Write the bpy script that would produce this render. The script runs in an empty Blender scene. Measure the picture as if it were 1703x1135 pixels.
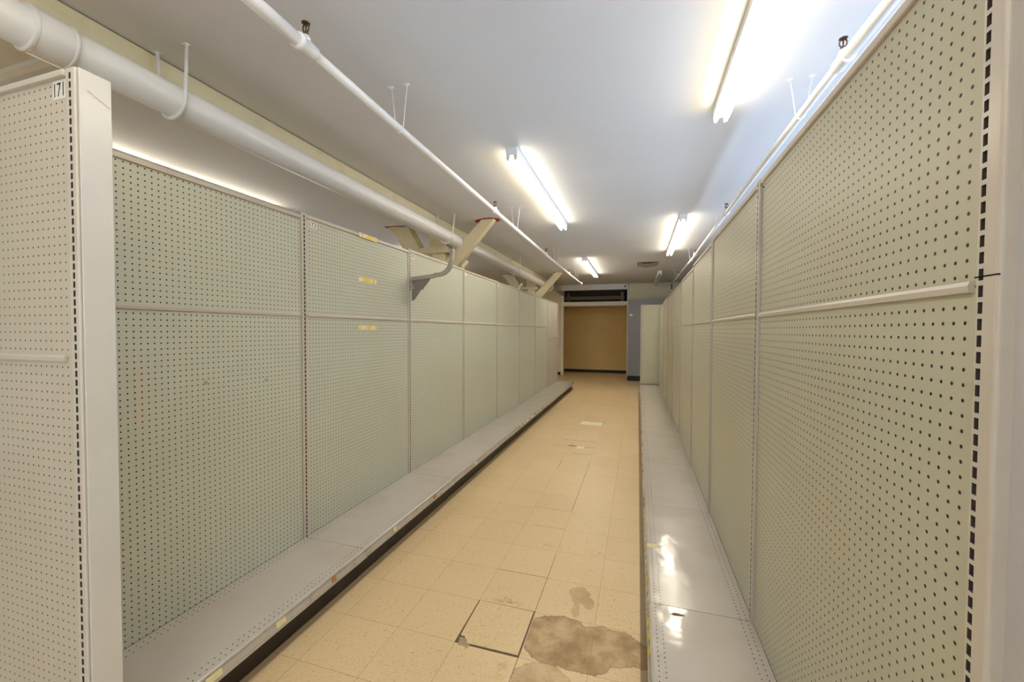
import bpy, bmesh, math, random
from mathutils import Vector, Matrix
random.seed(7)
S = bpy.context.scene
COL = S.collection
PI = math.pi

# ------------------------------------------------------------------ node helpers
class N:
    """a scalar socket with arithmetic"""
    def __init__(s, t, sock): s.t = t; s.s = sock
    def _m(s, op, o=None, c=None, clamp=False):
        n = s.t.nodes.new('ShaderNodeMath'); n.operation = op; n.use_clamp = clamp
        for i, v in enumerate((s, o, c)):
            if v is None: continue
            if isinstance(v, N): s.t.links.new(v.s, n.inputs[i])
            else: n.inputs[i].default_value = v
        return N(s.t, n.outputs[0])
    def __add__(s, o): return s._m('ADD', o)
    def __sub__(s, o): return s._m('SUBTRACT', o)
    def __mul__(s, o): return s._m('MULTIPLY', o)
    def __truediv__(s, o): return s._m('DIVIDE', o)
    def fract(s): return s._m('FRACT')
    def floor(s): return s._m('FLOOR')
    def abs(s): return s._m('ABSOLUTE')
    def sqrt(s): return s._m('SQRT')
    def min(s, o): return s._m('MINIMUM', o)
    def max(s, o): return s._m('MAXIMUM', o)
    def lt(s, o): return s._m('LESS_THAN', o)
    def gt(s, o): return s._m('GREATER_THAN', o)
    def clamp(s): return s._m('ADD', 0.0, clamp=True)
    def ramp(s, a, b):          # 0 at a .. 1 at b, smooth
        n = s.t.nodes.new('ShaderNodeMapRange'); n.interpolation_type = 'SMOOTHSTEP'
        s.t.links.new(s.s, n.inputs[0]); n.inputs[1].default_value = a; n.inputs[2].default_value = b
        n.inputs[3].default_value = 0; n.inputs[4].default_value = 1
        if a > b:
            n.inputs[1].default_value = b; n.inputs[2].default_value = a
            n.inputs[3].default_value = 1; n.inputs[4].default_value = 0
        return N(s.t, n.outputs[0])

def srgb(r, g, b):
    f = lambda c: (c/255/12.92) if c/255 <= .04045 else ((c/255+.055)/1.055)**2.4
    return (f(r), f(g), f(b), 1)

class Mat:
    def __init__(s, name, base, rough=.5, spec=.5, metal=0.0):
        m = s.m = bpy.data.materials.new(name); m.use_nodes = True
        s.t = m.node_tree; s.b = s.t.nodes['Principled BSDF']
        s.b.inputs['Base Color'].default_value = base
        s.b.inputs['Roughness'].default_value = rough
        s.b.inputs['Specular IOR Level'].default_value = spec
        s.b.inputs['Metallic'].default_value = metal
        s.base = base; s.c = None; s._obj = None
    def obj(s):
        if s._obj is None:
            tc = s.t.nodes.new('ShaderNodeTexCoord'); s._obj = tc.outputs['Object']
        return s._obj
    def xyz(s):
        n = s.t.nodes.new('ShaderNodeSeparateXYZ'); s.t.links.new(s.obj(), n.inputs[0])
        return [N(s.t, o) for o in n.outputs]
    def noise(s, scale, detail=3, rough=.5, vec=None, sc=None, dist=0.0):
        n = s.t.nodes.new('ShaderNodeTexNoise'); n.inputs['Scale'].default_value = scale
        n.inputs['Detail'].default_value = detail; n.inputs['Roughness'].default_value = rough
        n.inputs['Distortion'].default_value = dist
        v = vec or s.obj()
        if sc:
            mp = s.t.nodes.new('ShaderNodeMapping'); mp.inputs['Scale'].default_value = sc
            s.t.links.new(v, mp.inputs[0]); v = mp.outputs[0]
        s.t.links.new(v, n.inputs['Vector'])
        return N(s.t, n.outputs[0])
    def mix(s, fac, col):       # lay colour over the running base colour
        n = s.t.nodes.new('ShaderNodeMix'); n.data_type = 'RGBA'
        if isinstance(fac, N): s.t.links.new(fac.s, n.inputs[0])
        else: n.inputs[0].default_value = fac
        if s.c is None: n.inputs[6].default_value = s.base
        else: s.t.links.new(s.c, n.inputs[6])
        n.inputs[7].default_value = col
        s.c = n.outputs[2]
        s.t.links.new(s.c, s.b.inputs['Base Color'])
        return s
    def bump(s, h, strength=.2, dist=.002):
        n = s.t.nodes.new('ShaderNodeBump'); n.inputs['Strength'].default_value = strength
        n.inputs['Distance'].default_value = dist
        s.t.links.new(h.s, n.inputs['Height']); s.t.links.new(n.outputs[0], s.b.inputs['Normal'])
        return s
    def rough(s, v): s.t.links.new(v.s, s.b.inputs['Roughness']); return s

def dirty(name, base, dark, amt=.3, scale=4, rough=.5, spec=.4, bump=0.0, bscale=60):
    m = Mat(name, base, rough, spec)
    m.mix(m.noise(scale, 5, .6).ramp(.45, .8)*amt, dark)
    if bump: m.bump(m.noise(bscale, 3), bump, .001)
    return m.m

PITCH = .0247
def peg_mat(name, base, hole, tint, r=.0031):
    m = Mat(name, base, .42, .35)
    x, y, z = m.xyz()
    m.mix(m.noise(1.3, 3).ramp(.35, .7)*.35, tint)
    m.mix(m.noise(9, 5, .65).ramp(.62, .8)*.18, (base[0]*.6, base[1]*.57, base[2]*.5, 1))
    du = ((x/PITCH).fract()-.5)*PITCH
    dv = ((z/PITCH).fract()-.5)*PITCH
    d = (du*du+dv*dv).sqrt()
    m.mix(d.ramp(r+.0004, r-.0004), hole)
    m.bump(d.ramp(r-.0006, r+.0010), .5, .002)
    return m.m

# ------------------------------------------------------------------ materials
M = {}
M['peg_green'] = peg_mat('sage_pegboard', srgb(190, 193, 178), srgb(9, 6, 3), srgb(182, 181, 160))
M['peg_right'] = peg_mat('olive_pegboard', srgb(194, 192, 172), srgb(36, 25, 13), srgb(186, 179, 154))
M['peg_beige'] = peg_mat('beige_pegboard', srgb(200, 191, 174), srgb(74, 50, 26), srgb(190, 179, 158), r=.0026)
M['panel_grey'] = dirty('grey_hardboard', srgb(186, 180, 170), srgb(160, 152, 138), .4, 2, .45)
M['panel_end'] = dirty('pale_green_hardboard', srgb(190, 190, 172), srgb(166, 160, 140), .4, 2, .4)
M['paint'] = dirty('beige_grey_enamel', srgb(188, 179, 168), srgb(160, 146, 128), .35, 7, .32, .5)
M['paint_near'] = dirty('cream_enamel', srgb(206, 197, 185), srgb(186, 170, 150), .4, 5, .28, .5)
M['white_enamel'] = dirty('white_enamel', srgb(208, 206, 201), srgb(188, 182, 172), .3, 3, .22, .5)
M['slot_side'] = Mat('slot_side', srgb(84, 78, 70), .6, .3).m  # inner walls coloured dark, so the slot's shade sits in the colour
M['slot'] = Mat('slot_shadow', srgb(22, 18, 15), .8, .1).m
def deck_mat():
    m = Mat('grey_shelf_enamel', srgb(188, 181, 174), .3, .5)
    x, y, z = m.xyz()
    m.mix(m.noise(3, 5, .6).ramp(.45, .8)*.3, srgb(170, 152, 128))
    du = ((x/PITCH).fract()-.5)*PITCH
    dy = None
    for r in (.024, .049, .382, .407):
        q = (y-r).abs(); dy = q if dy is None else dy.min(q)
    d = (du*du+dy*dy).sqrt()
    m.mix(d.ramp(.0030, .0023), srgb(30, 24, 20))
    m.bump(m.noise(7, 2, .5), .42, .006)
    m.rough(m.noise(4, 3, .5).ramp(.35, .65)*.10+.11)
    return m.m
M['deck'] = deck_mat()
M['channel'] = dirty('worn_channel_enamel', srgb(176, 168, 156), srgb(120, 104, 84), .6, 16, .4)
M['kick'] = dirty('dark_brown_kick_enamel', srgb(44, 36, 28), srgb(70, 58, 44), .5, 9, .4)
M['tag_yellow'] = dirty('yellow_tag', srgb(226, 205, 60), srgb(150, 130, 60), .3, 40, .5)
M['tag_cream'] = dirty('cream_tag', srgb(216, 204, 160), srgb(170, 140, 90), .4, 40, .5)
M['tag_white'] = dirty('white_tag', srgb(226, 222, 212), srgb(190, 180, 160), .4, 40, .5)
M['tag_brown'] = dirty('faded_tag', srgb(170, 120, 80), srgb(90, 60, 40), .4, 40, .5)
M['ink'] = Mat('black_ink', srgb(24, 22, 22), .5, .3).m
def sticker_mat():
    m = Mat('torn_yellow_sticker', srgb(228, 222, 205), .55, .3)
    m.mix(m.noise(38, 3, .6, sc=(1, 1, .6)).ramp(.47, .52), srgb(232, 204, 70))
    m.mix(m.noise(90, 3, .6).ramp(.6, .68)*.7, srgb(206, 178, 120))
    return m.m
M['sticker'] = sticker_mat()
M['pipe'] = dirty('white_pipe_paint', srgb(246, 243, 238), srgb(226, 218, 204), .3, 5, .32, .5, .05, 30)
M['cream'] = dirty('cream_steel_paint', srgb(224, 212, 176), srgb(196, 178, 132), .4, 6, .5, .4, .1, 40)
M['rust'] = dirty('rust', srgb(172, 82, 40), srgb(104, 48, 26), .5, 30, .85, .2, .3, 90)
M['bronze'] = dirty('tarnished_bronze', srgb(92, 66, 40), srgb(50, 36, 24), .5, 60, .4, .5)
M['lampwhite'] = Mat('white_lamp_enamel', srgb(226, 226, 222), .35, .5).m
M['socket'] = Mat('lamp_socket', srgb(222, 216, 200), .5, .4).m
M['grey_steel'] = dirty('grey_steel_enamel', srgb(168, 161, 150), srgb(128, 119, 107), .4, 12, .4, .5)
M['dark_steel'] = dirty('dark_grey_steel_enamel', srgb(132, 126, 117), srgb(100, 93, 84), .4, 12, .4, .5)
M['vent'] = dirty('vent_enamel', srgb(150, 143, 128), srgb(110, 100, 84), .4, 14, .5)
M['black'] = Mat('black_plastic', srgb(20, 19, 18), .45, .4).m
M['dark_brown'] = dirty('dark_brown_plaster', srgb(74, 60, 44), srgb(46, 36, 26), .5, 3, .8)
M['duct'] = dirty('brown_duct', srgb(110, 92, 68), srgb(80, 66, 48), .4, 6, .6)
M['base_black'] = dirty('black_rubber_base', srgb(26, 24, 22), srgb(44, 40, 36), .4, 8, .5)
M['trim'] = dirty('white_trim_paint', srgb(232, 226, 212), srgb(204, 192, 168), .3, 5, .4)
M['wall_cream'] = dirty('cream_wall_paint', srgb(226, 214, 178), srgb(206, 190, 148), .4, 1.5, .6, .3, .05, 80)
M['wall_tan'] = dirty('tan_wall_paint', srgb(216, 188, 126), srgb(198, 166, 104), .4, 1.2, .6, .3, .05, 80)
M['wall_white'] = dirty('grey_white_wall_paint', srgb(196, 193, 195), srgb(186, 176, 168), .4, 2, .35, .4, .04, 60)
def ceil_mat():
    m = Mat('white_ceiling_paint', srgb(214, 213, 211), .75, .25)
    m.mix(m.noise(.9, 4, .6).ramp(.45, .75)*.25, srgb(198, 193, 185))
    m.bump(m.noise(7, 3, .5), .12, .006)
    return m.m
M['ceiling'] = ceil_mat()
def two_tone():
    m = Mat('blue_grey_dado_paint', srgb(140, 138, 140), .55, .3)
    x, y, z = m.xyz()
    m.mix(m.noise(1.5, 4, .6).ramp(.45, .75)*.3, srgb(134, 134, 138))
    return m.m
M['two_tone'] = two_tone()

def floor_mat(name, decals=True):
    m = Mat(name, srgb(219, 194, 151), .38, .45)
    x, y, z = m.xyz()
    gx = (x+.80)/.3065; gy = (y-2.022)/.3052
    wn = m.t.nodes.new('ShaderNodeTexWhiteNoise'); wn.noise_dimensions = '2D'
    cb = m.t.nodes.new('ShaderNodeCombineXYZ')
    m.t.links.new(gx.floor().s, cb.inputs[0]); m.t.links.new(gy.floor().s, cb.inputs[1])
    m.t.links.new(cb.outputs[0], wn.inputs['Vector'])
    tv = N(m.t, wn.outputs['Value'])
    m.mix(tv*.22, srgb(198, 174, 132))
    m.mix(m.noise(.8, 4, .6).ramp(.42, .72)*.3, srgb(192, 166, 120))
    # streaky flecks, their direction turning from tile to tile
    f1 = m.noise(60, 2, .5, sc=(1, 3.2, 1)).ramp(.60, .67)
    f2 = m.noise(60, 2, .5, sc=(3.2, 1, 1)).ramp(.60, .67)
    par = ((gx.floor()+gy.floor())*.5).fract().gt(.25)
    fl = f1*par + f2*(par*-1.0+1.0)
    m.mix(fl*.42, srgb(146, 112, 70))
    g1 = m.noise(30, 2, .5, sc=(1, 3.6, 1)).ramp(.665, .70); g2 = m.noise(30, 2, .5, sc=(3.6, 1, 1)).ramp(.665, .70)
    m.mix((g1*par + g2*(par*-1.0+1.0))*.5, srgb(132, 98, 58))
    m.mix(m.noise(75, 2, .5, sc=(1, 2.2, 1.7)).ramp(.62, .70)*.45, srgb(234, 220, 190))
    m.mix(m.noise(26, 5, .75).ramp(.68, .74)*.6, srgb(112, 84, 52))
    # joints
    jx = ((gx+.5).fract()-.5).abs()*.3065
    jy = ((gy+.5).fract()-.5).abs()*.3052
    if decals:
        m.mix(jx.min(jy).ramp(.0015, .0006)*.6, srgb(104, 78, 48))
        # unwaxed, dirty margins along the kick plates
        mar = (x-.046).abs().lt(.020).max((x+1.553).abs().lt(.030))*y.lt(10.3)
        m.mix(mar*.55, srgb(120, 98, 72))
        wob = m.noise(9, 6, .68); wob2 = m.noise(9, 6, .68, sc=(1.3, 1, 1))
        px = x + (wob-.5)*.085; py = y + (wob2-.5)*.075
        def ell(cx, cy, rx, ry):
            a = (px-cx)/rx; b = (py-cy)/ry
            return (a*a+b*b).sqrt()
        s1 = ell(-.34, 1.875, .175, .155).min(ell(-.13, 1.90, .19, .115)).min(ell(.0, 1.885, .12, .075)).min(ell(-.25, 1.80, .16, .085))
        s1 = s1.max((x*-1.0-.487)*60+1.0)
        s2 = ell(-.37, 1.615, .125, .105)
        s3 = ell(-.29, 2.23, .05, .07).min(ell(-.23, 2.17, .03, .05)).min(ell(-.30, 2.10, .02, .06))
        s4 = ell(-.25, 2.68, .07, .035).min(ell(-.55, 2.68, .05, .04)).min(ell(-.66, 2.07, .08, .035)).min(ell(-.55, 1.64, .03, .06))
        grime = m.noise(5.5, 7, .66).ramp(.36, .66)
        for sd, k in ((s1, 1.0), (s2, .62), (s3, .55)):
            m.mix(sd.ramp(1.03, .97)*(grime*.55+.34)*k, srgb(134, 98, 44))
            m.mix((sd-1.0).abs().ramp(.05, .0)*.5*k, srgb(100, 72, 38))
        m.mix(s4.ramp(1.2, .5)*grime*m.noise(30, 5, .7).ramp(.42, .6)*.6, srgb(132, 92, 46))
        def rect(x0, y0, x1, y1, col, a=1.0, w=0.0, wobble=False):
            X, Y = (px, py) if wobble else (x, y)
            cx, cy = (x0+x1)/2, (y0+y1)/2
            hx, hy = abs(x1-x0)/2+w, abs(y1-y0)/2+w
            m.mix((X-cx).abs().lt(hx)*(Y-cy).abs().lt(hy)*a, col)
        dk = srgb(62, 44, 26)
        rect(-.80, 1.715, -.4935, 2.024, dk, .9, .003)                 # bed under the loose tile
        for L in ((-.80, 2.330, -.4935, 2.330), (-.72, 2.95, -.50, 2.95), (-.80, 3.26, -.49, 3.26),
                  (-.4935, 1.50, -.4935, 1.72), (-.4935, 2.02, -.4935, 2.60)):
            rect(*L, dk, .75, .0016)
        for L in ((-.4935, 3.27, -.4935, 4.56), (-.80, 4.26, -.80, 4.55)):
            rect(*L, dk, .75, .0022)
        for L in ((-.72, 4.83, -.51, 4.83), (-.72, 5.13, -.49, 5.13), (-.80, 6.95, -.50, 6.95), (-.78, 7.35, -.60, 7.35),
                  (-.72, 6.62, -.50, 6.62), (-.92, 5.42, -.50, 5.42), (-1.10, 9.40, -.84, 9.40), (-1.10, 9.05, -.86, 9.05)):
            rect(*L, dk, .7, .006)
        rect(-.84, 5.12, -.74, 5.16, dk, .8, .0, True)
        rect(-.72, 5.06, -.62, 5.14, srgb(232, 222, 196), .9, 0, True)
        rect(-.84, 6.39, -.53, 6.60, srgb(236, 228, 204), .95, .004)
        rect(-.795, 1.70, -.735, 1.75, srgb(168, 146, 116), .9, 0, True)
    m.rough(m.noise(3, 4, .6)*.25+.26)
    m.bump(m.noise(2.2, 3, .5), .12, .01)
    return m.m
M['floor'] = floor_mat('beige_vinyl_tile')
M['tile'] = floor_mat('loose_vinyl_tile', False)
def emis(name, col, st):
    m = bpy.data.materials.new(name); m.use_nodes = True
    b = m.node_tree.nodes['Principled BSDF']
    b.inputs['Emission Color'].default_value = col; b.inputs['Emission Strength'].default_value = st
    b.inputs['Base Color'].default_value = (.8, .8, .8, 1)
    return m
M['tube_on'] = emis('lit_tube', (1.0, .90, .74, 1), 19)
M['tube_bright'] = emis('brighter_tube', (1.0, .90, .74, 1), 26)
M['tube_off'] = Mat('unlit_tube', srgb(214, 208, 194), .3, .5).m

# ------------------------------------------------------------------ mesh helpers
class MB:
    def __init__(s): s.v = []; s.f = []; s.mi = []; s.sm = []
    def face(s, pts, mi=0, smooth=False):
        b = len(s.v); s.v += [tuple(p) for p in pts]
        s.f.append(list(range(b, b+len(pts)))); s.mi.append(mi); s.sm.append(smooth)
    def box(s, x0, x1, y0, y1, z0, z1, mi=0):
        b = len(s.v)
        s.v += [(x, y, z) for z in (z0, z1) for y in (y0, y1) for x in (x0, x1)]
        for q in ((0, 2, 3, 1), (4, 5, 7, 6), (0, 1, 5, 4), (2, 6, 7, 3), (0, 4, 6, 2), (1, 3, 7, 5)):
            s.f.append([b+i for i in q]); s.mi.append(mi); s.sm.append(False)
        return s
    def prism(s, poly, axis, a, b, mi=0):
        """poly of 2-D points extruded along axis from a to b"""
        def P(p, t):
            if axis == 'x': return (t, p[0], p[1])
            if axis == 'y': return (p[0], t, p[1])
            return (p[0], p[1], t)
        n = len(poly); k = len(s.v)
        s.v += [P(p, a) for p in poly]+[P(p, b) for p in poly]
        s.f.append(list(range(k, k+n))); s.f.append(list(range(k+2*n-1, k+n-1, -1)))
        s.mi += [mi, mi]; s.sm += [False, False]
        for i in range(n):
            j = (i+1) % n
            s.f.append([k+i, k+n+i, k+n+j, k+j]); s.mi.append(mi); s.sm.append(False)
        return s
    def tube(s, path, r, seg=16, mi=0, cap=True, sq=None):
        """round tube (or rectangular bar when sq=(w,h,up)) along a path; r may be a list"""
        P = [Vector(p) for p in path]; n = len(P)
        rr = r if isinstance(r, (list, tuple)) else [r]*n
        T = []
        for i in range(n):
            d = (P[min(i+1, n-1)]-P[max(i-1, 0)]); T.append(d.normalized())
        ref = Vector((0, 0, 1)) if abs(T[0].z) < .9 else Vector((1, 0, 0))
        u = (ref-T[0]*ref.dot(T[0])).normalized(); k = len(s.v)
        for i in range(n):
            u = (u-T[i]*u.dot(T[i])).normalized(); w = T[i].cross(u)
            for j in range(seg):
                a = 2*PI*j/seg+(PI/4 if sq else 0)
                if sq:
                    ca, sa = (1 if math.cos(a) > 0 else -1), (1 if math.sin(a) > 0 else -1)
                    q = P[i]+u*ca*sq[1]/2+w*sa*sq[0]/2
                else: q = P[i]+(u*math.cos(a)+w*math.sin(a))*rr[i]
                s.v.append(tuple(q))
        for i in range(n-1):
            for j in range(seg):
                a, b = k+i*seg+j, k+i*seg+(j+1) % seg
                s.f.append([a, b, b+seg, a+seg]); s.mi.append(mi); s.sm.append(not sq)
        if cap:
            s.f.append([k+j for j in range(seg)][::-1]); s.f.append([k+(n-1)*seg+j for j in range(seg)])
            s.mi += [mi, mi]; s.sm += [False, False]
        return s
    def build(s, name, mats, parent=None, loc=None, rz=0, bevel=0, seg=2):
        me = bpy.data.meshes.new(name); me.from_pydata(s.v, [], s.f)
        for m in (mats if isinstance(mats, list) else [mats]): me.materials.append(m)
        me.polygons.foreach_set('material_index', s.mi); me.polygons.foreach_set('use_smooth', s.sm)
        bm = bmesh.new(); bm.from_mesh(me); bmesh.ops.recalc_face_normals(bm, faces=bm.faces); bm.to_mesh(me); bm.free()
        o = bpy.data.objects.new(name, me); COL.objects.link(o)
        if parent: o.parent = parent
        if loc: o.location = loc
        o.rotation_euler = (0, 0, rz)
        if bevel:
            b = o.modifiers.new('bevel', 'BEVEL'); b.width = bevel; b.segments = seg; b.limit_method = 'ANGLE'
            b.angle_limit = math.radians(50)
        return o

def thing(name, label, cat, loc=(0, 0, 0), rz=0, group=None):
    o = bpy.data.objects.new(name, None); COL.objects.link(o)
    o.empty_display_size = .1
    o.location = loc; o.rotation_euler = (0, 0, rz)
    o['label'] = label; o['category'] = cat
    if group: o['group'] = group
    return o
def tag(o, label, cat, group=None):
    o['label'] = label; o['category'] = cat
    if group: o['group'] = group
    return o
def struct(mb, name, mat, label=None, cat=None, bevel=0):
    o = mb.build(name, mat, bevel=bevel); o['kind'] = 'structure'
    if label: o['label'] = label
    if cat: o['category'] = cat
    return o
def box(*a): return MB().box(*a)

def text_faces(txt, w, h):
    """outline of txt as 2-D faces fitted into w x h, origin at the middle"""
    c = bpy.data.curves.new('lettering', 'FONT'); c.body = txt; c.resolution_u = 4
    o = bpy.data.objects.new('lettering', c); COL.objects.link(o)
    dg = bpy.context.evaluated_depsgraph_get()
    me = bpy.data.meshes.new_from_object(o.evaluated_get(dg))
    vs = [v.co.copy() for v in me.vertices]; fs = [list(p.vertices) for p in me.polygons]
    bpy.data.objects.remove(o); bpy.data.curves.remove(c); bpy.data.meshes.remove(me)
    x0, x1 = min(v.x for v in vs), max(v.x for v in vs); y0, y1 = min(v.y for v in vs), max(v.y for v in vs)
    return [((v.x-(x0+x1)/2)/(x1-x0)*w, (v.y-(y0+y1)/2)/(y1-y0)*h) for v in vs], fs

# ------------------------------------------------------------------ shelving bays
DZ = .18           # height of the base shelf
DEPTH = .43
UW = .042           # width of a slotted upright
def upright_mb(xc, z0, z1, yf=.012, depth=.045, crack=None, lo=None, hi=None):
    mb = MB(); h = .0044; sh = .0172; p = .0247
    xl, xr = (xc-UW/2 if lo is None else lo), (xc+UW/2 if hi is None else hi)
    r = .006
    # rounded front corners, then the two front strips
    for sgn in (-1, 1):
        xe = xl if sgn < 0 else xr
        arc = [(xe-sgn*r*(1-math.cos(a)), yf-r*(1-math.sin(a))) for a in [i*PI/8 for i in range(5)]]
        pts = [(xe, -depth)]+arc+[(xc+sgn*h, yf)]
        for a, b in zip(pts[:-1], pts[1:]):
            mb.face([(a[0], a[1], z0), (b[0], b[1], z0), (b[0], b[1], z1), (a[0], a[1], z1)], 0, True)
    mb.face([(xl, -depth, z0), (xr, -depth, z0), (xr, -depth, z1), (xl, -depth, z1)])
    for z in (z0, z1):
        mb.face([(xl, -depth, z), (xr, -depth, z), (xr, yf-r, z), (xr-r, yf, z), (xl+r, yf, z), (xl, yf-r, z)])
    n = int((z1-z0-.03)/p); zt = z1-.012; last = zt
    mb.face([(xc-h, yf, zt), (xc+h, yf, zt), (xc+h, yf, z1), (xc-h, yf, z1)])
    for i in range(n):
        a = zt-i*p; b = a-sh; c = a-p
        mb.face([(xc-h, yf, c), (xc+h, yf, c), (xc+h, yf, b), (xc-h, yf, b)])
        yb = yf-.030
        for q in ([(xc-h, yf, a), (xc-h, yf, b), (xc-h, yb, b), (xc-h, yb, a)], [(xc+h, yf, a), (xc+h, yf, b), (xc+h, yb, b), (xc+h, yb, a)],
                  [(xc-h, yf, a), (xc+h, yf, a), (xc+h, yb, a), (xc-h, yb, a)], [(xc-h, yf, b), (xc+h, yf, b), (xc+h, yb, b), (xc-h, yb, b)]):
            mb.face(q, 2)
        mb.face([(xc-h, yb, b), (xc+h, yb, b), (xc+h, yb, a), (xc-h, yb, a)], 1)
        last = c
    mb.face([(xc-h, yf, z0), (xc+h, yf, z0), (xc+h, yf, last), (xc-h, yf, last)])
    if crack:
        mb.box(xl+.001, xr-.001, yf-.004, yf+.0003, crack-.0011, crack+.0011, 1)
    return mb

def number_label(parent, txt, x, z, w, h):
    """white stuck-on label; x is its middle along the bay"""
    l = box(x-w/2, x+w/2, 0, .0012, z-h/2, z+h/2).build('number_label', M['tag_white'], parent)
    if txt:
        vs, fs = text_faces(txt, w*(.74 if len(txt) > 1 else .28), h*.72); mb = MB()
        for f in fs: mb.face([(x-vs[i][0], .0017, z+vs[i][1]) for i in f])
        mb.build('numerals', M['ink'], l)
    return l

def bay(name, label, cat, loc, rz, W, Ht, zj, peg, paint, far_upright=False, near_at=0, deck=True, tags=None, rail=True,
        crack=None, group=None, railcut=0.0, kick=True, deck_len=None):
    """one bay of wall shelving; local x along the run, +y out into the aisle"""
    t = thing(name, label, cat, loc, rz, group)
    g = UW/2+.0018; ga = .003 if crack else g
    zb = DZ if deck else .02
    up = box(ga, W-g, -.006, 0, zj+.0008, Ht-.004).build('upper_panel', peg, t)
    lo = box(ga, W-g, -.006, 0, zb+.001, zj-.0008).build('lower_panel', peg, t)
    xn = 0 if near_at == 0 else W
    (upright_mb(-.011, 0, Ht+.002, crack=crack, lo=-.042, hi=.002) if crack else upright_mb(xn, 0, Ht+.002)).build('upright', [paint, M['slot'], M['slot_side']], t)
    if far_upright: upright_mb(W-xn, 0, Ht+.002).build('upright', [paint, M['slot'], M['slot_side']], t)
    MB().prism([(-.02, Ht), (.008, Ht), (.008, Ht-.020), (.006, Ht-.022), (.0, Ht-.022), (-.02, Ht-.022)], 'x', ga+.002, W-UW/2-.0005
               ).build('top_rail', paint, t, bevel=.002)
    box(UW/2+.001, W-UW/2-.001, -.046, -.041, 0, Ht-.022).build('back_board', M['dark_brown'], t)  # hidden dark board added to darken the upright gaps and block light leaks
    if rail:
        a, b = ga+.005, W-UW/2-.003
        if railcut: a += railcut
        MB().prism([(0, zj-.0095), (.0075, zj-.0085), (.0085, zj+.002), (.006, zj+.0085), (0, zj+.0095)], 'x', a, b).build('joint_rail', paint, t)
    if deck:
        L = deck_len or W
        d = MB(); d.prism([(0.001, DZ-.03), (0.001, DZ), (DEPTH-.004, DZ), (DEPTH, DZ-.004), (DEPTH, DZ-.03)], 'x', W-L+.0018, W-.0018)
        sh = d.build('base_shelf', M['deck'], t)
        ch = MB().prism([(DEPTH-.001, DZ-.006), (DEPTH+.004, DZ-.007), (DEPTH+.004, DZ-.010), (DEPTH+.001, DZ-.013), (DEPTH+.010, DZ-.039), (DEPTH+.014, DZ-.038),
                         (DEPTH+.016, DZ-.047), (DEPTH-.001, DZ-.047)], 'x', W-L+.003, W-.003).build('price_channel', M['channel'], t)
        if kick:
            box(W-L+.001, W-.001, DEPTH-.075, DEPTH-.05, 0, DZ-.03).build('kick_plate', M['kick'], t)
        if tags:
            for x, m, w in tags:
                MB().prism([(DEPTH+.0098, DZ-.0375), (DEPTH+.0125, DZ-.0365), (DEPTH+.0040, DZ-.0125), (DEPTH+.0016, DZ-.0130)], 'x', x-w/2, x+w/2
                           ).build('price_tag', M[m], ch)
    return t, up, lo, sh if deck else None

ORD = ['first', 'second', 'third', 'fourth', 'fifth', 'sixth', 'seventh', 'eighth', 'ninth']
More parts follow.
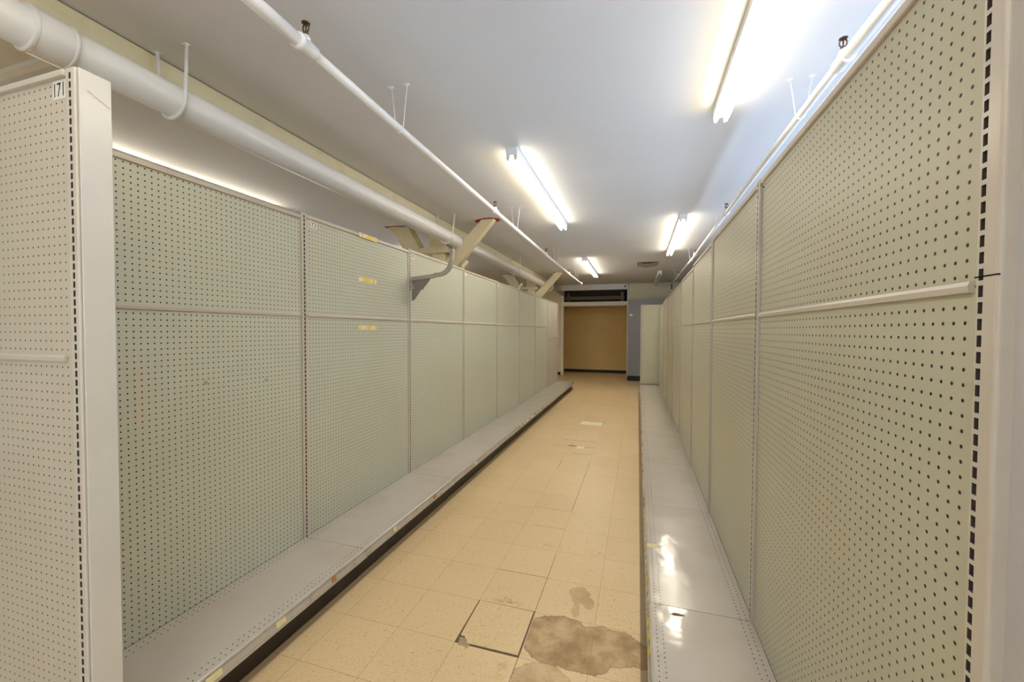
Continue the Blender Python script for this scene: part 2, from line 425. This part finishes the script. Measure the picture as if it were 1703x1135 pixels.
# ---- left run (seen from the aisle it faces +X)
HL = [2.142, 2.158, 2.172, 2.166, 2.162, 2.158, 2.154, 2.150]
YL = [.805, 2.0, 3.2, 4.39, 5.575, 6.76, 7.89, 9.04, 10.30]
LL = ['sage pegboard bay directly behind the 171 end cap, left row',
      'pegboard bay numbered 173 with yellow stickers, left row',
      'left row pegboard bay just beyond the curved grey arm',
      'left row pegboard bay, fourth from the 171 end cap',
      'left row pegboard bay, fifth from the 171 end cap',
      'left row pegboard bay, sixth from the 171 end cap',
      'left row pegboard bay, last one with green pegboard before plain grey panel',
      'plain grey bay without peg holes at far end of left row']
left = []
for i in range(8):
    y0, y1 = YL[i], YL[i+1]; W = y1-y0
    tags = []
    if i == 0: tags = [(W-.60, 'tag_cream', .05), (W-.30, 'tag_cream', .06), (W-.93, 'tag_brown', .03)]
    if i == 1: tags = [(W-.3, 'tag_cream', .03), (.35, 'tag_brown', .05)]
    if i == 2: tags = [(W-.5, 'tag_cream', .06)]
    if i in (3, 4, 5, 6):
        x = .05
        while x < W-.04:
            tags.append((x, random.choice({3: ['tag_brown', 'tag_white'], 4: ['tag_brown', 'tag_cream', 'tag_white'], 5: ['tag_yellow', 'tag_cream', 'tag_white', 'tag_yellow'],
                                           6: ['tag_yellow', 'tag_cream', 'tag_white']}[i]), .036)); x += .08
        if i == 3: tags = tags[:4]
    X = -1.937-.0035*i
    t, up, lo, sh = bay('pegboard_bay', LL[i], 'shelving bay', (X, y1, 0), -PI/2, W, HL[i], 1.29 if i == 7 else 1.545,
                        M['panel_grey'] if i == 7 else M['peg_green'], M['paint'], near_at=1, far_upright=(i == 7), tags=tags,
                        group='pegboard bays of the left row', railcut=0, rail=True)
    left.append((t, W))
    if i == 1:
        number_label(t, '173', W-.079, 2.108, .066, .042)
        for xa, z, w in ((W-.62, 1.826, .215), (W-.62, 1.474, .222), (W-.62, 2.147, .215)):
            yy = .0083 if z > 2 else 0
            box(xa-w/2, xa+w/2, yy, yy+.0012, z-.016, z+.016).build('price_sticker', M['sticker'], t)
        mb = MB()
        # long scratch low on the board
    if i in (2, 3, 4, 5, 6):
        number_label(t, '1' if i == 2 else None, W-.072, HL[i]-.05, .045, .05 if i == 2 else .045)
    if i in (3, 5):           # small cream clip bracket on the head of the upright
        MB().tube([(W, -.006, HL[i]+.003), (W, -.004, 2.20), (W-.015, .05, 2.265)], .01, 4, sq=(.04, .006)).build('top_bracket', M['cream'], t)
    if i == 0:
        # old tape ghost on the lower board and a pair of filled holes
        box(W-.352, W-.315, 0, .0006, 1.06, 1.305).build('tape_residue', peg_mat('tape_residue', srgb(196, 188, 172), srgb(9, 6, 3), srgb(194, 184, 166)), t)
        for xx, zz in ((W-.601, 1.205), (W-.929, 1.182)):
            MB().tube([(xx, 0, zz), (xx, .001, zz)], .010, 14).build('plug', M['grey_steel'], t)

# ---- right run (faces -X)
YR = [.797, 2.0, 3.15, 4.2, 5.32, 6.42, 7.57, 8.75, 10.22]
HR = [2.103, 2.10, 2.085, 2.06, 2.045, 2.05, 2.055, 2.04]
LR = ['nearest pegboard bay of the right row with long joint rail',
      'right row pegboard bay, second from the near end',
      'right row pegboard bay, third from the near end',
      'right row pegboard bay, fourth from the near end',
      'right row pegboard bay, fifth from the near end',
      'right row pegboard bay, sixth from the near end',
      'right row pegboard bay, seventh from the near end',
      'last pegboard bay of the right row beside the tall end cabinet']
right = []
for i in range(8):
    y0, y1 = YR[i], YR[i+1]; W = y1-y0
    tags = []; x = .06 if i else .93
    k = 0
    while x < W-.03:
        if i == 0: m = 'tag_yellow'
        elif i == 1: m = ['tag_cream', 'tag_cream', 'tag_yellow', 'tag_cream'][k % 4]
        else: m = random.choice(['tag_cream', 'tag_white', 'tag_cream', 'tag_brown'])
        tags.append((x, m, .04)); x += .085; k += 1
    t, up, lo, sh = bay('pegboard_bay', LR[i], 'shelving bay', (.497, y0, 0), PI/2, W, HR[i], 1.526, M['peg_right'],
                        M['paint_near'] if i == 0 else M['paint'], near_at=0, tags=tags, crack=1.538 if i == 0 else None,
                        group='pegboard bays of the right row', railcut=.012 if i == 0 else 0)
    right.append((t, W))
    if i in (2, 3, 5, 6):
        number_label(t, None, W-.06, HR[i]-.07, .03 if i == 2 else .04, .07 if i == 2 else .04)
    if i == 0:
        # bent wire peg hook left in the top corner, and a rust mark on the shelf
        MB().tube([(W-.05, 0, 2.055), (W-.07, .02, 2.06), (W-.10, .022, 2.062), (W-.115, .012, 2.05)], .0018, 8).build('wire_hook', M['grey_steel'], t)
        mb = MB(); c = (W-.052, DEPTH-.120)
        mb.face([(c[0]+.010*math.cos(a)*(1+.3*math.sin(3*a)), c[1]+.034*math.sin(a)*(1+.25*math.cos(2*a+.6)), DZ+.0004) for a in [k*PI/9 for k in range(18)]])
        mb.build('rust_mark', dirty('rusted_spot', srgb(128, 98, 66), srgb(90, 62, 38), .6, 40, .8), sh)
    if i == 1:
        box(.52, .56, DEPTH-.075, DEPTH+.001, DZ, DZ+.0006).build('tape_scrap', M['tag_cream'], sh)

# ---- 171 end cap (faces the camera)
t = thing('pegboard_end_cap', 'beige pegboard end cap numbered 171 with white side panel', 'end cap', (-1.455, .735, 0), PI)
g0 = .056
box(g0, 1.0, -.006, 0, 1.375, 2.16).build('upper_panel', M['peg_beige'], t)
box(g0, 1.0, -.006, 0, .02, 1.373).build('lower_panel', M['peg_beige'], t)
upright_mb(.031, 0, 2.166, yf=.010).build('upright', [M['paint_near'], M['slot'], M['slot_side']], t)
upright_mb(1.025, 0, 2.166, yf=.010).build('upright', [M['paint_near'], M['slot'], M['slot_side']], t)
MB().prism([(-.06, 2.170), (.010, 2.170), (.010, 2.153), (0, 2.151), (-.06, 2.151)], 'x', .062, .998).build('top_rail', M['paint_near'], t, bevel=.002)
MB().prism([(0, 1.362), (.0075, 1.363), (.0085, 1.374), (.006, 1.380), (0, 1.381)], 'x', .086, .99).build('joint_rail', M['paint_near'], t)
sp = box(0, .006, -.066, .006, 0, 2.165).build('side_panel', M['white_enamel'], t, bevel=.002)
sp['label'] = 'white enamel side panel'
mb = MB()      # scuff on the side panel
for k in range(26):
    y = -.010-.0020*k; z = 2.112-.0010*k+random.uniform(-.003, .003); d = random.uniform(.0008, .0028)
    mb.face([(-.0006, y, z), (-.0006, y-.0026, z-.001), (-.0006, y-.0026, z-.001-d), (-.0006, y, z-d)])
mb.build('scuff', M['grey_steel'], t)
number_label(t, '171', .096, 2.122, .056, .052)

# ---- tall end cabinet closing the right row
t = thing('end_cabinet', 'tall plain grey green end panel closing the right row', 'end cap', (.062, 10.30, 0), 0)
box(.0, .45, .0, .30, 0, .155).build('plinth', M['kick'], t)
box(.03, .445, -.004, .02, .185, 1.342).build('lower_panel', M['panel_end'], t)
box(.03, .445, -.004, .02, 1.346, 2.07).build('upper_panel', M['panel_end'], t)
box(.03, .445, -.011, -.003, 1.336, 1.352).build('joint_rail', M['paint'], t)
box(.0, .03, -.016, .30, .0, 2.085).build('post', M['paint'], t, bevel=.004)
box(.445, .475, -.016, .30, .0, 2.085).build('post', M['paint'], t, bevel=.004)
box(.03, .445, -.012, .30, 2.07, 2.085).build('top_rail', M['paint'], t)

# ---- curved hang arm
t = thing('hang_arm', 'grey steel arm with triangular gusset curving up from an upright', 'bracket', (-1.925, 3.2, 1.81))
def rel(P): return [(p[0]+1.925, 0, p[1]-1.81) for p in P]
pth = [(-1.915, 1.908), (-1.80, 1.917), (-1.70, 1.926)]
c, r = (-1.655, 2.06), .125
for k in range(9):
    a = math.radians(-98+k*11.5); pth.append((c[0]+r*math.cos(a), c[1]+r*math.sin(a)))
pth.append((-1.523, 2.15))
MB().tube(rel(pth), .012, 4, sq=(.036, .034)).build('arm', M['grey_steel'], t, bevel=.004)
MB().prism([(p[0]+1.925, p[1]-1.81) for p in ((-1.912, 1.715), (-1.912, 1.90), (-1.725, 1.908), (-1.775, 1.845), (-1.79, 1.838), (-1.80, 1.815), (-1.82, 1.81), (-1.885, 1.725))],
           'y', -.003, .003).build('gusset', M['dark_steel'], t)
MB().box(-.003, .03, -.012, .012, .005, .05).box(-.003, .01, -.005, .005, .06, .085).build('hook_clip', M['grey_steel'], t, bevel=.003)

# ------------------------------------------------------------------ room
ZC = 2.95
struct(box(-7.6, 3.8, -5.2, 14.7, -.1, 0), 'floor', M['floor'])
struct(box(-7.6, 3.8, -5.2, 14.7, ZC, ZC+.1), 'ceiling', M['ceiling'])
struct(box(-7.6, -7.5, -5.2, 14.7, 0, ZC), 'wall_left', M['wall_cream'])
struct(box(3.7, 3.8, -5.2, 14.7, 0, ZC), 'wall_right', M['wall_cream'])
# unseen shop front behind the camera, its three wide windows added for daylight
wf = MB()
for a, b in ((-7.5, -6.0), (-2.2, -1.6), (2.0, 2.3), (3.5, 3.7)): wf.box(a, b, -5.2, -5.05, 0, ZC)
for a, b in ((-6.0, -2.2), (-1.6, 2.0), (2.3, 3.5)): wf.box(a, b, -5.2, -5.05, 0, .5).box(a, b, -5.2, -5.05, 2.6, ZC)
struct(wf, 'wall_front', M['wall_cream'])
struct(box(.505, .95, -.35, .768, 0, 2.2), 'wall_pier', M['wall_white'])
# back wall with the alcove opening
YB = 13.36
struct(MB().box(-7.5, -2.425, YB+.02, YB+.14, 0, ZC).box(-.285, 3.7, YB+.02, YB+.14, 0, ZC), 'wall_back', M['wall_cream'])
struct(box(-2.6, -7.5, YB-.002, YB+.03, 0, .10) if False else box(-7.5, -2.43, YB, YB+.02, 0, .10), 'baseboard_back', M['base_black'])
struct(box(-2.425, -2.345, YB-.02, YB+.16, 0, ZC), 'trim_1', M['trim'], bevel=.004)
struct(box(-.335, -.285, YB-.02, YB+.16, 0, ZC), 'trim_2', M['trim'], bevel=.004)
struct(box(-2.345, -.335, YB-.02, YB+.14, 2.775, ZC), 'trim_3', M['trim'])
struct(box(-2.345, -.335, YB-.02, YB+.40, 2.268, 2.398), 'trim_4', M['trim'], bevel=.004)
struct(MB().box(-2.75, -2.62, YB+.14, 14.58, 0, 2.30).box(-2.75, .1, 14.56, 14.66, 0, 2.30).box(-.30, -.17, YB+.16, 14.58, 0, 2.30), 'wall_alcove', M['wall_tan'])
struct(box(-2.62, -.30, 14.545, 14.56, 0, .10), 'baseboard_alcove', M['base_black'])
struct(box(-2.62, -.30, YB+.14, 14.58, 2.27, 2.30), 'ceiling_alcove', M['wall_tan'])
struct(MB().box(-2.75, -.17, 13.98, 14.02, 2.30, ZC).box(-2.62, -2.46, YB+.14, 14.0, 2.30, ZC).box(-.25, -.17, YB+.14, 14.0, 2.30, ZC), 'wall_loft', M['dark_brown'])
d = thing('loft_duct', 'brown duct lying across the dark gap above the alcove', 'duct', (-1.35, 13.72, 2.398))
MB().box(-1.0, .92, -.10, .10, 0.08, .20).build('duct_body', M['duct'], d, bevel=.01)
box(-.93, -.83, -.12, .12, -.0, .32).build('flange', M['duct'], d)
box(.80, .90, -.12, .12, -.0, .32).build('flange', M['duct'], d)
# blue-grey wall right of the alcove
struct(box(-.285, 3.7, 12.45, 12.60, 0, 2.37), 'wall_partition', M['two_tone'])
struct(box(-.29, 3.7, 12.435, 12.45, 0, .15), 'baseboard_partition', M['base_black'])
# beam
bm_ = MB().prism([(-2.53, 2.79), (-2.53, 2.943), (-2.56, 2.943), (-2.56, ZC), (-2.77, ZC), (-2.77, 2.79)], 'y', -5.0, YB+.02)
struct(bm_, 'ceiling_beam', M['cream'])
cb = MB().box(-6.0, -2.77, 1.16, 1.39, 2.92, ZC)
struct(cb, 'ceiling_crossbeam', M['trim'])
struct(box(-6.0, -2.77, 1.39, 1.43, 2.895, ZC), 'trim_5', M['trim'])

# frames of the unseen, added shop front windows
wn = 0
for a, b in ((-6.0, -2.2), (-1.6, 2.0), (2.3, 3.5)):
    wn += 1
    f = MB().box(a, a+.06, -5.17, -5.08, .5, 2.6).box(b-.06, b, -5.17, -5.08, .5, 2.6).box(a+.06, b-.06, -5.17, -5.08, .5, .56).box(a+.06, b-.06, -5.17, -5.08, 2.54, 2.6)
    o = f.build('window_%d' % wn, M['trim']); o['kind'] = 'structure'

# ---- steel columns with knee braces
def column(y, label, rust):
    t = thing('steel_column', label, 'column', (-2.65, y, 0), 0, 'steel columns behind the left row')
    box(-.10, .10, -.08, .08, 0, 2.52).build('post', M['cream'], t, bevel=.004)
    box(-.26, .17, -.13, .13, 2.52, 2.60).build('capital_plate', M['cream'], t, bevel=.004)
    box(-.13, .13, -.10, .10, 2.60, 2.79).build('saddle', M['cream'], t)
    # right brace: side plate and soffit flange, 45 degrees
    b = MB().prism([(.62, 2.95), (.80, 2.95), (.28, 2.36), (.10, 2.155), (.10, 2.434), (.207, 2.54)], 'y', -.05, .05)
    b.build('brace', M['cream'], t, bevel=.003)
    b = MB().prism([(-.83, 2.945), (-.70, 2.95), (-.50, 2.90), (-.33, 2.59), (-.28, 2.52), (-.50, 2.45), (-.60, 2.66), (-.68, 2.80), (-.78, 2.90)], 'y', -.06, .0)
    b.build('brace', M['cream'], t)
    MB().prism([(-.52, 2.90), (-.47, 2.91), (-.27, 2.56), (-.31, 2.53)], 'y', -.10, .10).build('stiffener', M['cream'], t)
    if rust:
        mb = MB(); n = 22
        mb.prism([(.69+(.19+random.uniform(-.03, .03))*math.cos(a), (.11+random.uniform(-.03, .03))*math.sin(a)+.01) for a in [2*PI*k/n for k in range(n)]], 'z', 2.946, 2.9497)
        mb.build('rust_patch', M['rust'], t)
        MB().prism([(-.87, -.09), (-.67, -.08), (-.68, .06), (-.86, .05)], 'z', 2.944, 2.9497).build('rust_patch', M['rust'], t)
    else:
        MB().prism([(.57, -.09), (.83, -.08), (.81, .08), (.58, .07)], 'z', 2.945, 2.9497).build('rust_patch', M['rust'], t)
        MB().prism([(-.87, -.08), (-.67, -.08), (-.67, .06), (-.87, .06)], 'z', 2.945, 2.9497).build('rust_patch', M['rust'], t)
    return t
column(5.22, 'cream steel column with rusty topped knee brace behind the curved grey arm', True)
column(10.37, 'cream steel column with knee brace behind the far end of the left row', False)

# ---- big white pipe
def ring(mb, x, y0, y1, z, r0, mi=0, seg=28):
    L = y1-y0; e = min(.012, L*.2)
    mb.tube([(x, y0, z), (x, y0+e*.4, z), (x, y0+e, z), (x, y1-e, z), (x, y1-e*.4, z), (x, y1, z)], [r0-.006, r0-.0015, r0, r0, r0-.0015, r0-.006], seg, mi)
    return mb
t = thing('drain_pipe', 'thick white pipe running under the cream beam above the left row', 'pipe', (-2.385, 1.0, 2.676))
MB().tube([(0, -4.5, 0), (0, 12.35, 0)], .0825, 32).build('pipe_body', M['pipe'], t)
ring(ring(ring(MB(), 0, .03, .155, 0, .0915), 0, .022, .040, 0, .0945), 0, .146, .160, 0, .0935).build('coupling', M['pipe'], t)
ring(MB(), 0, 9.60, 9.70, 0, .092).build('coupling', M['pipe'], t)
ring(MB(), 0, 6.72, 6.80, 0, .087).build('coupling', M['pipe'], t)
def j_hanger(x, y, z, r, ztop, label, rod=.008, flare=0.0):
    t = thing('pipe_hanger', label, 'pipe hanger', (x, y, ztop), 0, 'U shaped pipe hangers')
    n = 14; P = [(-r-flare, 0, 0), (-r, 0, z-ztop)]
    for k in range(1, n): a = PI+PI*k/n; P.append((r*math.cos(a), 0, z-ztop+r*math.sin(a)))
    P += [(r, 0, z-ztop), (r+flare, 0, 0)]
    MB().tube(P, rod, 10).build('hanger_rod', M['pipe'], t)
    box(-r-flare-.02, -r-flare+.011, -.011, .011, -.003, 0).build('mounting_plate', M['pipe'], t)
    box(r+flare-.02, r+flare+.011, -.011, .011, -.003, 0).build('mounting_plate', M['pipe'], t)
    return t
j_hanger(-2.385, 1.58, 2.676, .0925, ZC, 'white U hanger on the thick pipe nearest the 171 end cap', .0085, .018)
j_hanger(-2.385, 4.83, 2.676, .0915, ZC, 'white U hanger on the thick pipe above the curved grey arm', .0085, .03)
j_hanger(-2.385, 7.98, 2.676, .0915, ZC, 'white U hanger on the thick pipe between the two columns', .0085, .02)
j_hanger(-2.385, 11.3, 2.676, .0915, ZC, 'white U hanger on the thick pipe beyond the far column', .0085, .02)

# ---- sprinkler pipes
def head(parent, x, y, z):
    h = MB().tube([(x, y, z), (x, y, z+.014), (x, y, z+.016)], [.011, .011, .008], 12)
    for s in (-1, 1):
        h.tube([(x+s*.007, y, z+.014), (x+s*.015, y, z+.026), (x+s*.015, y, z+.040), (x+s*.006, y, z+.054)], .0032, 8)
    h.tube([(x, y, z+.014), (x, y, z+.05)], .0035, 8)
    h = h.build('sprinkler_head', M['bronze'], parent)
    n = 16; mb = MB()
    mb.prism([(x+(.019 if k % 2 else .016)*math.cos(2*PI*k/n), y+(.019 if k % 2 else .016)*math.sin(2*PI*k/n)) for k in range(n)], 'z', z+.053, z+.056)
    mb.build('deflector', M['bronze'], h)
def sprinkler(name, label, pts, heads, radii, couple):
    t = thing(name, label, 'pipe', pts[0])
    o = Vector(pts[0]); P = [Vector(p)-o for p in pts]
    def at(y):
        for a, b in zip(P[:-1], P[1:]):
            if a.y <= y <= b.y: return a+(b-a)*((y-a.y)/(b.y-a.y))
    ys = [P[0].y]+[h-o.y for h in heads]+[P[-1].y]
    for k in range(len(ys)-1):
        seg = [at(ys[k]+1e-6)]+[p for p in P if ys[k]+.01 < p.y < ys[k+1]-.01]+[at(ys[k+1]-1e-6)]
        if ys[k+1]-ys[k] < .02: continue
        MB().tube(seg, radii[k], 20).build('pipe_run', M['pipe'], t)
    for k, h in enumerate(heads):
        c = at(h-o.y); r0 = radii[k]; r1 = radii[min(k+1, len(radii)-1)]
        mb = MB().tube([c+Vector((0, y, 0)) for y in (-.055, -.05, -.03, -.028, .028, .030, .05, .055)],
                       [r0, r0+.008, r0+.008, r0+.004, r0+.003, r1+.008, r1+.008, r1], 20)
        mb.tube([c, c+Vector((0, 0, r0+.012)), c+Vector((0, 0, r0+.022))], [.02, .019, .014], 14)
        mb.build('tee_fitting', M['pipe'], t)
        head(t, c.x, c.y, c.z+r0+.020)
    return t
LP = [(-1.395, -3.0, 2.69), (-1.395, 1.2, 2.69), (-1.41, 2.22, 2.69), (-1.425, 4.0, 2.69), (-1.437, 6.5, 2.69), (-1.440, 8.8, 2.69), (-1.42, 10.75, 2.69), (-1.42, 10.80, 2.69)]
sprinkler('sprinkler_pipe', 'white sprinkler pipe under the ceiling on the left side of the aisle', LP, [1.47, 4.02, 6.52, 8.85, 10.72], [.0275, .0215, .020, .017, .015, .015], True)
RP = [(.925, -3.0, 2.735), (.92, 1.9, 2.735), (.903, 2.5, 2.735), (.895, 4.9, 2.735), (.90, 7.5, 2.735), (.87, 10.1, 2.735), (.85, 11.7, 2.735)]
rp = sprinkler('sprinkler_pipe', 'white sprinkler pipe above the right row of pegboard', RP, [2.33, 4.92, 7.50, 10.08], [.0275, .0225, .020, .017, .015], True)
def v_hanger(x, y, z, r, label):
    return j_hanger(x, y, z, r, ZC, label, .0032, .03)
for y, r, l in ((2.22, .0245, 'thin wire hanger on the left sprinkler pipe nearest the camera'), (4.77, .0225, 'thin wire hanger on the left sprinkler pipe just past the rusty brace'),
                (7.36, .020, 'thin wire hanger on the left sprinkler pipe, third from the camera'), (9.93, .018, 'thin wire hanger on the left sprinkler pipe nearest the far alcove')):
    v_hanger(-1.41 if y < 3 else -1.43, y, 2.69, r, l)
for y, r, l in ((2.83, .0255, 'thin wire hanger on the right sprinkler pipe nearest the camera'), (5.40, .0225, 'thin wire hanger on the right sprinkler pipe, second from the camera'),
                (8.0, .020, 'thin wire hanger on the right sprinkler pipe beside the ceiling vent'), (10.57, .018, 'thin wire hanger on the right sprinkler pipe nearest the far wall')):
    v_hanger(.90 if y < 9 else .865, y, 2.735, r, l)
e = Vector((.85, 11.72, 2.735))-Vector(RP[0])
MB().tube([e+Vector(p) for p in ((0, -.03, 0), (0, .03, -.005), (0, .05, -.03), (0, .05, -.10))], .018, 14).build('elbow', M['bronze'], rp)
MB().tube([e+Vector((0, .05, -.10)), e+Vector((0, .05, -.14))], [.018, .03], 14).build('sprinkler_head', M['bronze'], rp)

# ---- strip lights
def strip_light(x, y0, label, lit=True, L=2.46, group='fluorescent strip lights'):
    t = thing('fluorescent_light', label, 'ceiling light', (x, y0, ZC), 0, group)
    MB().prism([(-.047, 0), (.047, 0), (.047, -.052), (.036, -.066), (-.036, -.066), (-.047, -.052)], 'y', 0, L).build('housing', M['lampwhite'], t)
    n = 2; l = (L-.06)/n
    for k in range(n):
        for s in (-1, 1):
            a = .03+k*l+.016; b = .03+(k+1)*l-.016
            MB().tube([(s*.031, a, -.085), (s*.031, b, -.085)], .0155, 16).build('tube', (M['tube_bright'] if y0 > 5 and x > -2 else M['tube_on']) if lit else M['tube_off'], t)
    for y in (.012, .03+l-.012, .03+l+.012, L-.012):
        for s in (-1, 1):
            MB().prism([(s*.031-.013, -.052), (s*.031+.013, -.052), (s*.031+.013, -.088), (s*.031+.007, -.103), (s*.031-.007, -.103), (s*.031-.013, -.088)],
                       'y', y-.009, y+.009).build('lamp_socket', M['socket'], t)
    if lit:
        l = bpy.data.lights.new('lamp_output', 'AREA'); l.shape = 'RECTANGLE'; l.size = .034; l.size_y = L-.1; l.color = (1.0, .90, .74); l.energy = 9 if y0 > 5 and x > -2 else 6.5
        lo = bpy.data.objects.new('lamp_output', l); lo.location = (0, L/2, -.09); COL.objects.link(lo); lo.parent = t
    box(-.047, .047, -.003, 0, -.05, -.001).build('end_plate', M['lampwhite'], t)
    return t
strip_light(-1.0, 3.21, 'lit strip light left of the aisle, nearer of the two beside the left sprinkler pipe')
strip_light(-1.06, 8.40, 'lit strip light above the far end of the aisle before the alcove')
strip_light(.51, .60, 'lit strip light cut off by the top of the picture')
strip_light(.535, 5.64, 'lit strip light above the right row before the ceiling vent')
strip_light(.50, 10.75, 'unlit strip light near the far right corner of the ceiling', lit=False)
strip_light(-1.0, -1.6, 'lit strip light behind the camera, left of the aisle', group='strip lights towards the shop front')
strip_light(.9, -4.3, 'lit strip light behind the camera near the shop front', group='strip lights towards the shop front')
strip_light(-4.22, 1.5, 'lit strip light in the aisle behind the left row, near end', group='strip lights behind the left row')
strip_light(-4.22, 6.4, 'lit strip light in the aisle behind the left row, far end', group='strip lights behind the left row')

# ---- ceiling vent
t = thing('ceiling_vent', 'brown grey ceiling air diffuser between the far strip lights', 'vent', (.19, 9.55, ZC))
fr = MB()
for a, b, c, d in ((-.22, .22, -.29, -.26), (-.22, .22, .26, .29), (-.22, -.19, -.26, .26), (.19, .22, -.26, .26)): fr.box(a, b, c, d, -.012, 0)
fr.build('frame', M['vent'], t)
box(-.19, .19, -.26, .26, -.003, -.0005).build('throat', M['black'], t)
sl = MB()
for k in range(6):
    y = -.21+k*.08; n = 8
    for j in range(n):
        x0 = -.19+.38*j/n; x1 = -.19+.38*(j+1)/n
        f = lambda x: -.008-.03*(1-(x/.19)**2)
        sl.face([(x0, y, f(x0)+.004), (x1, y, f(x1)+.004), (x1, y+.055, f(x1)-.012), (x0, y+.055, f(x0)-.012)])
sl.build('curved_louvres', M['vent'], t)

# ---- small camera on the alcove header
t = thing('security_camera', 'small white camera fixed to the header at the alcove corner', 'camera', (-.345, YB-.02, 2.90))
box(-.03, .03, -.01, 0, -.02, .05).build('wall_plate', M['lampwhite'], t)
MB().tube([(0, -.01, .02), (0, -.07, .02), (0, -.08, .0)], .012, 10).build('bracket', M['lampwhite'], t)
MB().tube([(.05, -.06, .01), (-.05, -.14, -.05)], .03, 14).build('body', M['lampwhite'], t)
MB().tube([(-.05, -.14, -.05), (-.06, -.148, -.056)], .026, 14).build('lens', M['black'], t)
# ---- wall thermostat on the blue wall
t = thing('wall_switch', 'small white plate on the blue grey wall', 'switch', (-.195, 12.45, 1.93))
box(-.035, .035, -.02, 0, -.03, .03).build('plate', M['lampwhite'], t, bevel=.004)
box(-.012, .012, -.026, -.02, -.012, .012).build('toggle', M['lampwhite'], t)

# ---- the loose floor tile
tp = [(-.792, 1.762), (-.782, 1.757), (-.772, 1.761), (-.762, 1.744), (-.752, 1.742), (-.745, 1.722), (-.4985, 1.7235), (-.499, 2.018), (-.7955, 2.0205)]
o = MB().prism(tp, 'z', .0004, .0034).build('floor_tile', M['tile'])
tag(o, 'loose beige floor tile with dark gaps and a chipped corner', 'floor tile')

# ------------------------------------------------------------------ light
w = bpy.data.worlds.new('World'); S.world = w; w.use_nodes = True
bg = w.node_tree.nodes['Background']; bg.inputs[0].default_value = (.62, .78, 1.0, 1); bg.inputs[1].default_value = 1.0
def area(name, loc, rot, sx, sy, col, power):
    l = bpy.data.lights.new(name, 'AREA'); l.shape = 'RECTANGLE'; l.size = sx; l.size_y = sy; l.color = col; l.energy = power
    o = bpy.data.objects.new(name, l); o.location = loc; o.rotation_euler = rot; COL.objects.link(o); return o
for x, ww, p in ((-4.1, 3.8, 16), (.2, 3.6, 40), (2.9, 1.2, 30)):  # added cool area lights, tilted up to wash the ceiling
    area('window_daylight', (x, -5.0, 1.55), (PI/2+.30, 0, 0), ww, 2.0, (.55, .76, 1.0), p)
area('window_daylight', (3.62, 2.2, 1.4), (0, PI/2+.30, 0), 1.8, 6.5, (.43, .63, 1.0), 370)  # added daylight from the unseen right side; this wall has no window
area('window_daylight', (-7.45, 5.7, 1.6), (0, -PI/2-.3, 0), 2.0, 1.6, (.50, .72, 1.0), 80)  # added cool light for the ceiling behind the left row, no window built

# ------------------------------------------------------------------ camera
yaw, pitch, roll, f = (0.29870703415261884, -0.025172068545413352, 0.004070872384187467, 680.0)
cy, sy, cp, sp_ = math.cos(yaw), math.sin(yaw), math.cos(pitch), math.sin(pitch)
fw = Vector((-sy*cp, cy*cp, sp_)); rt = Vector((cy, sy, 0)); upv = rt.cross(fw)
cr, sr = math.cos(roll), math.sin(roll)
r2 = rt*cr+upv*sr; u2 = upv*cr-rt*sr
cam = bpy.data.cameras.new('camera'); co = bpy.data.objects.new('camera', cam); COL.objects.link(co)
cam.sensor_fit = 'HORIZONTAL'; cam.sensor_width = 36; cam.lens = 36*f/1703; cam.clip_start = .01
m = Matrix(((r2.x, u2.x, -fw.x, 0), (r2.y, u2.y, -fw.y, 0), (r2.z, u2.z, -fw.z, 1.455), (0, 0, 0, 1)))
co.matrix_world = m
S.camera = co
S.view_settings.view_transform = 'Standard'; S.view_settings.look = 'None'
S.view_settings.exposure = 0.2; S.view_settings.gamma = 1.0; S.view_settings.use_curve_mapping = False
S.cycles.max_bounces = 10; S.cycles.diffuse_bounces = 6; S.cycles.glossy_bounces = 4
S.cycles.sample_clamp_indirect = 6.0
S.cycles.caustics_reflective = False; S.cycles.caustics_refractive = False
